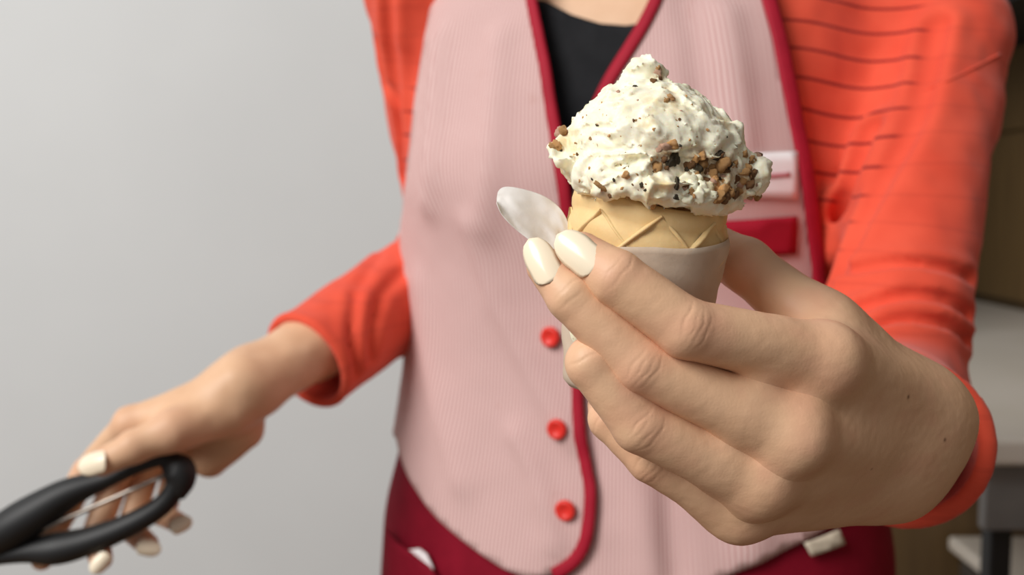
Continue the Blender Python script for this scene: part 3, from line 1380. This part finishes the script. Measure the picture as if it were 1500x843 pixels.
PROF = [(0, .0236), (.0010, .0244), (.0030, .0248), (.0050, .0247), (.0062, .0243), (.0072, .0243), (.0088, .0250), (.0105, .0255), (.0125, .0255), (.020, .0243), (.030, .0228), (.045, .0205), (.057, .0185), (.0585, .0175)]


def cone_r(h):
    return float(np.interp(h, [q[0] for q in PROF], [q[1] for q in PROF]))


def lathe(name, prof, m, parent, seg=72, wob=0.0):
    vs, fs = [], []
    for i, (h, r) in enumerate(prof):
        for j in range(seg):
            ph = 2 * math.pi * j / seg
            vs.append(cpos(ph, h + wob * .6 * math.sin(2 * ph + 1), r * (1 + wob * math.sin(3 * ph + h * 200))))
    n = len(prof)
    for i in range(n - 1):
        for j in range(seg):
            fs.append((i * seg + j, (i + 1) * seg + j, (i + 1) * seg + (j + 1) % seg, i * seg + (j + 1) % seg))
    return mesh_obj(name, vs, fs, m, parent)


# wafer: outer profile smooth, then the inside
hs = np.concatenate([np.linspace(0, .014, 15), np.linspace(.016, .0585, 16)])
po = [(h, cone_r(h)) for h in hs]
pi_ = [(.0585, .002), (.0565, .0165), (.03, .0212), (.012, .0232), (.002, .0220), (-.0004, .0226)]
wafer = lathe('wafer_cone', [pi_[-1]] + po + [(.0587, .0165), (.0587, .002)] + pi_[1:-1], M['wafer'], cone, 72, .004)


def rib(phi0, phi1, h0, h1, w_, hgt):
    N_ = 7
    vs, fs = [], []
    for i in range(N_):
        u = i / (N_ - 1)
        ph, h = phi0 + (phi1 - phi0) * u, h0 + (h1 - h0) * u
        r = cone_r(h)
        c = cpos(ph, h, r)
        nn = nrm(cpos(ph, h, r + .01) - c)
        t = nrm(cpos(phi1, h1, cone_r(h1)) - cpos(phi0, h0, cone_r(h0)))
        s = nrm(np.cross(t, nn))
        k = 1 if 0 < i < N_ - 1 else .6
        for (a, b) in ((-1, -.3), (-.55, .8), (0, 1), (.55, .8), (1, -.3)):
            vs.append(c + s * a * w_ * k + nn * b * hgt * k)
    for i in range(N_ - 1):
        for j in range(4):
            a = i * 5 + j
            fs.append((a, a + 1, a + 6, a + 5))
    fs.append((0, 1, 2, 3, 4))
    fs.append(tuple((N_ - 1) * 5 + j for j in range(5)))
    o = mesh_obj('lattice_rib', vs, fs, M['wafer'], None)
    o.parent = wafer


for i in range(8):
    a = math.radians(-43 + 44.6 * i)
    rib(a, a - math.radians(34), .0045, .0185, .00085, .0012)
    rib(a, a + math.radians(34), .0045, .0185, .0006, .0005)


# ------------------------------------------------------------------ ice cream
DI = .314
pk_ = DI / F


def I(px, py, dz=0.0):
    return P(px, py, DI + dz)


def fi_base(p):
    d = ell(p, I(951, 214), V3(118 * pk_, .0255, 90 * pk_))
    d = smin(d, ell(p, I(950, 262), V3(112 * pk_, .0245, 32 * pk_)), .006)
    d = smin(d, rcone(p, I(940, 150), I(941, 112), .0088, .0062), .004)
    d = smin(d, rcone(p, I(958, 122), I(962, 106), .0042, .0025), .002)
    d = smin(d, rcone(p, I(936, 104), I(931, 84, -.002), .0028, .0005), .002)
    # ragged edges
    d = smin(d, rcone(p, I(850, 215), I(812, 216, -.006), .007, .0016), .004)
    d = smin(d, rcone(p, I(850, 240), I(822, 236, -.008), .006, .0016), .004)
    d = smin(d, rcone(p, I(868, 180), I(842, 172, -.004), .004, .0008), .003)
    d = smin(d, rcone(p, I(895, 150), I(888, 136), .003, .0008), .003)
    d = smin(d, rcone(p, I(1040, 235, -.006), I(1098, 258, -.006), .012, .0062), .005)
    d = smin(d, rcone(p, I(1062, 228, -.008), I(1088, 190, -.010), .0052, .0011), .004)
    d = smin(d, ell(p, I(1098, 262, -.006), V3(.0062, .0062, .0066)), .002)
    d = smin(d, rcone(p, I(1060, 285, -.008), I(1030, 290, -.018), .006, .005), .004)
    # skirt over the rim
    for (x, y, z, r) in ((860, 272, -.012, .0042), (890, 280, -.019, .0045), (930, 285, -.0225, .0045), (970, 288, -.023, .005), (1005, 286, -.021, .0055), (1035, 284, -.017, .005)):
        d = smin(d, np.linalg.norm(p - I(x, y - 13, z), axis=1) - r, .005)
    # torn hollow with the nuts
    d = smax(d, -rcone(p, I(968, 238, -.030), I(985, 218, -.028), .0040, .0035), .003)
    d = smax(d, -rcone(p, I(1015, 245, -.026), I(1062, 255, -.024), .0055, .0055), .004)
    return d


def fi(p):
    d = fi_base(p)
    q = p + .004 * np.column_stack([vnoise(p * 90), vnoise(p * 90 + 31), vnoise(p * 90 + 57)])
    rid = 1 - np.abs(fbm(q * V3(1, 1, 1.5), 85, 2))
    d = d - .0014 * (rid ** 4 - .3) - .00075 * fbm(q, 280, 3, .6)
    return d


v, f_ = polygonise(fi, I(790, 300) - V3(0, .04, .004), I(1140, 70) + V3(0, .04, .004), .0008, sub=0, margin=2.2)
ice = mesh_obj('ice_cream_scoop', v, f_, M['ice'], cone)

nutty = np.zeros(len(v))
for (x, y, r) in ((975, 232, 22), (1020, 245, 26), (1055, 245, 26), (1055, 275, 22), (1095, 258, 18), (965, 110, 10), (985, 145, 8), (1080, 280, 14)):
    h = hit_field(fi, x, y, DI - .06, DI + .05, 500)
    if h is not None:
        nutty = np.maximum(nutty, .85 * np.exp(-(np.linalg.norm(v - h, axis=1) / (r * pk_)) ** 3))
set_attr(ice, 'nutty', nutty)
# nut pieces embedded in the scoop
NUTM = ['nut_a', 'nut_b', 'nut_c', 'nut_d', 'nut_e', 'nut_w']
nut_meshes = {}


def nut_mesh(k, var):
    key = (k, var)
    if key in nut_meshes:
        return nut_meshes[key]
    bm = bmesh.new()
    bmesh.ops.create_icosphere(bm, subdivisions=3, radius=1)
    co = np.array([v.co[:] for v in bm.verts])
    rr = 1 + .30 * fbm(co + var * 7.7 + NUTM.index(k) * 3, 1.3, 2) + .22 * vnoise(co * 3.6 + var)
    co = co * rr[:, None]
    # faceted
    rnd = np.random.RandomState(var * 10 + NUTM.index(k))
    for _ in range(5):
        n = nrm(rnd.normal(size=3))
        h = .5 + .3 * rnd.rand()
        e = co @ n - h
        co = co - np.outer(np.clip(e, 0, None) * .85, n)
    for v_, c in zip(bm.verts, co):
        v_.co = c
    me = bpy.data.meshes.new('nut_piece')
    bm.to_mesh(me)
    bm.free()
    me.polygons.foreach_set('use_smooth', [True] * len(me.polygons))
    me.materials.append(M['ice'] if k == 'nut_w' else M[k])
    nut_meshes[key] = me
    return me


def nut(px, py, size, kind, asp=(1, 1, 1), sink=.58, rz=0.0):
    h = hit_field(fi, px, py, DI - .06, DI + .05, 500)
    if h is None:
        h = I(px, py, -.006)
    r = size * pk_ * (1.2 if size > 4 else 1)
    c = h + FWD * r * sink
    o = bpy.data.objects.new('nut_piece', nut_mesh(NUTM[kind], random.randrange(4)))
    COL.objects.link(o)
    o.parent = ice
    o.location = c
    o.rotation_euler = (random.uniform(-.5, .5), rz, random.uniform(-.5, .5))
    o.scale = (r * asp[0], r * asp[1], r * asp[2])
    return o


for a in (
    # upper cluster, dark and olive
    (966, 218, 9, 4), (975, 212, 8, 4), (989, 211, 8, 3, (1.3, .8, .8)), (997, 213, 4, 2), (987, 226, 12, 2, (.9, 1, 1.3)), (979, 240, 13, 2, (.9, 1, 1.1)),
    (972, 233, 8, 1), (966, 245, 8, 0), (958, 252, 9, 1), (963, 257, 6, 2), (975, 247, 7, 1), (990, 236, 6, 2),
    # right cluster
    (1006, 242, 9, 1), (1015, 236, 9, 1), (1022, 246, 8, 2), (1028, 240, 9, 0), (1034, 232, 8, 1), (1030, 228, 6, 3), (1040, 244, 7, 0),
    (1052, 228, 8, 2), (1058, 238, 10, 0), (1050, 248, 9, 0), (1062, 250, 9, 1), (1066, 240, 7, 2), (1056, 226, 6, 1), (1045, 256, 8, 0), (1058, 258, 8, 4),
    (1036, 252, 7, 1), (1012, 254, 9, 5), (1020, 262, 10, 5), (1008, 266, 11, 5), (1000, 276, 10, 5), (1016, 278, 11, 5), (1030, 276, 9, 5), (1024, 287, 9, 5),
    (1008, 288, 9, 5), (1040, 286, 8, 5), (1050, 275, 13, 3, (1.2, 1, .9)), (1062, 278, 7, 3), (1052, 289, 9, 0), (1062, 291, 7, 1), (1068, 283, 8, 0),
    (1053, 262, 6, 2), (992, 270, 5, 2, (.6, 1, 2)), (990, 288, 5, 2), (1035, 264, 7, 1), (1003, 250, 6, 2), (1076, 288, 8, 1), (1080, 278, 7, 0),
    # right lump
    (1090, 252, 8, 0), (1098, 258, 8, 1), (1106, 254, 7, 1), (1088, 262, 7, 0), (1100, 268, 7, 1), (1094, 246, 6, 0), (1078, 238, 7, 0), (1092, 224, 6, 0),
    (1112, 228, 5, 1), (1082, 270, 7, 4), (1098, 278, 8, 5), (1108, 272, 7, 5),
    # left edge
    (822, 195, 8, 4), (826, 190, 6, 0), (814, 213, 8, 3), (819, 219, 6, 2), (808, 214, 5, 0),
    # top
    (962, 108, 8, 4), (966, 116, 6, 1), (958, 118, 5, 1), (965, 100, 5, 0), (931, 127, 4, 2), (935, 148, 3, 4), (983, 144, 7, 3, (1.4, .8, .8)), (975, 146, 5, 0),
    (905, 136, 4, 4), (995, 176, 4, 1), (928, 177, 3.5, 1), (940, 175, 5, 3, (1.3, .8, .7)), (932, 176, 4, 0), (876, 182, 4, 2, (.7, 1, 1.2)), (917, 256, 5, 3),
    (868, 262, 3, 2), (900, 264, 3, 2), (940, 271, 4, 2, (1.2, 1, 1.2), .2, .8), (948, 278, 3.5, 2, (1.2, 1, .8)), (880, 273, 6, 0, (1.6, .6, .6), .5, .6), (864, 246, 3, 3),
    (893, 198, 3, 3), (895, 286, 4, 1), (1010, 205, 4, 3), (1064, 201, 3, 2), (842, 226, 3.5, 3), (850, 265, 3.5, 3), (957, 300, 5, 3), (920, 288, 3, 0),
):
    nut(*a)
_r = random.Random(11)
for _ in range(95):
    x, y = _r.uniform(835, 1065), _r.uniform(120, 288)
    if ((x - 951) / 112) ** 2 + ((y - 214) / 84) ** 2 < 1:
        nut(x, y, _r.uniform(1.4, 3.2), _r.choice([0, 0, 3, 3, 4, 1]), (_r.uniform(.8, 1.6), .7, _r.uniform(.6, 1.2)), .5, _r.uniform(0, 3))
for _ in range(40):
    x, y = _r.uniform(998, 1112), _r.uniform(226, 292)
    nut(x, y, _r.uniform(3, 6), _r.choice([0, 0, 1, 3, 4, 4]), (_r.uniform(.8, 1.4), 1, _r.uniform(.7, 1.2)), .55, _r.uniform(0, 3))


# ------------------------------------------------------------------ paper around the cone
paper = empty('paper_wrapper', tuple(BOTC), 'white paper sleeve wrapped around the wafer cone, one flap sticking out', 'paper')
vs, fs = [], []
NP, NH = 120, 26
for i in range(NP):
    ph = -math.pi + 2 * math.pi * i / (NP - 1)
    # top edge climbs towards the right-hand side
    top = .0136 - .0056 * max(0.0, math.sin(ph)) ** 2.2 * 1.0 - .004 * max(0.0, -math.cos(ph)) + .003 * max(0.0, -math.sin(ph))
    for j in range(NH):
        u = j / (NH - 1)
        h = top + (.0605 - top) * u
        r = cone_r(min(h, .056)) + .0008 + .0016 * u * (1 - .3 * u) + .0010 * math.sin(ph * 2 + 1 + 3 * u) * u
        if math.sin(ph) < 0:
            r += .0006 * u * (-math.sin(ph)) ** 1.5
        if u > .93:
            r *= 1 - ((u - .93) / .07) ** 2 * .10
        q = cpos(ph, h, r)
        q = cpos(ph, h, r + .0010 * min(1, u * 6) * float(vnoise(q[None] * 110)[0]))
        vs.append(q)
for i in range(NP - 1):
    for j in range(NH - 1):
        a = i * NH + j
        fs.append((a, a + NH, a + NH + 1, a + 1))
n0 = len(vs)
vs.append(cpos(0, .0608, 0))
for i in range(NP - 1):
    fs.append((i * NH + NH - 1, (i + 1) * NH + NH - 1, n0))
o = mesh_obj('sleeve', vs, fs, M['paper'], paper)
md = o.modifiers.new('Solidify', 'SOLIDIFY')
md.thickness = .0003


dc = P(845, 484, .3085)
dr = bmesh.new()
bmesh.ops.create_uvsphere(dr, u_segments=16, v_segments=12, radius=1)
for q in dr.verts:
    q.co = Vector((q.co.x * .0024 * (1 + .25 * q.co.z), q.co.y * .0018, q.co.z * .0048)) + Vector(dc)
bm_obj('speckle_blob', dr, M['ice'], cone, True)  # blob standing in for speckled wafer and paper texture on the sleeve


def leaf():
    top = catmull(np.array([(727, 293), (730, 279), (742, 273), (768, 277), (795, 286), (815, 299), (828, 316), (838, 345), (845, 380)], float), 26)
    bot = catmull(np.array([(728, 297), (734, 312), (744, 325), (760, 340), (776, 352), (792, 366), (808, 380), (822, 392), (835, 402)], float), 26)
    vs, fs = [], []
    K = 14
    for i in range(26):
        u = i / 25
        for j in range(K):
            w_ = j / (K - 1)
            x, y = top[i] * (1 - w_) + bot[i] * w_
            d = .316 + .005 * (1 - u) - .010 * w_ + .0022 * math.sin(w_ * math.pi) * (.5 + .5 * math.sin(u * math.pi)) - .0022 * math.exp(-((u - .36) / .10) ** 2 - ((w_ - .45) / .35) ** 2)
            d += .0014 * abs(float(vnoise(np.array([[u * 5, w_ * 3, 1.7]]))[0])) + .0006 * float(vnoise(np.array([[u * 13, w_ * 8, 4.7]]))[0])
            vs.append(P(x, y, d))
    for i in range(25):
        for j in range(K - 1):
            a = i * K + j
            fs.append((a, a + 1, a + K + 1, a + K))
    o = mesh_obj('flap', vs, fs, M['paper_flap'], paper)
    md = o.modifiers.new('Solidify', 'SOLIDIFY')
    md.thickness = .0003
    md2 = o.modifiers.new('Subd', 'SUBSURF')
    md2.levels = 1
    md2.render_levels = 1


leaf()

# ------------------------------------------------------------------ scoop in the far hand
SD = .672
scoop = empty('ice_cream_scooper', tuple(P(100, 760, SD)), 'ice cream scoop with two black squeeze grips in the lowered hand', 'utensil')


def grip(name, pts, m, d=SD, flat=1.0, n=40, seg=14):
    a = catmull(np.array(pts, float), n)
    p3 = [P(q[0], q[1], d) for q in a]
    vs, fs = tube(p3, a[:, 2] * d / F, seg, flat, FWD)
    return mesh_obj(name, vs, fs, m, scoop)


grip('upper_grip', [(-60, 826, 14), (-20, 798, 25), (20, 773, 31), (60, 748, 29), (105, 721, 22), (160, 701, 13), (210, 682, 9), (245, 673, 10), (266, 678, 12)], M['black'], SD, 1.2)
grip('lower_grip', [(-60, 834, 9), (-10, 818, 12), (40, 808, 17), (85, 804, 24), (130, 793, 21), (180, 774, 18), (225, 750, 16), (250, 727, 15), (262, 700, 15)], M['black'], SD, 1.2)
grip('hinge_block', [(240, 672, 10), (254, 682, 20), (263, 690, 24), (264, 705, 22), (256, 726, 15)], M['black'], SD, .9, 16)
grip('spring_rod', [(-70, 836, 4), (0, 806, 4), (80, 768, 3.6), (160, 733, 3.4), (245, 695, 3.4)], M['steel'], SD - .004, 1, 20, 10)
grip('pivot_pin', [(66, 764, 9), (72, 776, 9)], M['steel'], SD - .002, 1, 4, 12)
# shank and bowl lie past the picture edge
grip('shank', [(-50, 830, 9), (-120, 866, 8), (-200, 905, 8)], M['steel'], SD, 1, 14)
bc = P(-265, 925, SD)
bm = bmesh.new()
bmesh.ops.create_uvsphere(bm, u_segments=28, v_segments=16, radius=.03)
bmesh.ops.delete(bm, geom=[v for v in bm.verts if v.co.z > .004], context='VERTS')
bm.transform(Matrix.Translation(Vector(bc)) @ Matrix.Rotation(.5, 4, 'Y'))
bo = bm_obj('bowl', bm, M['steel'], scoop, True)
md = bo.modifiers.new('Solidify', 'SOLIDIFY')
md.thickness = .0015
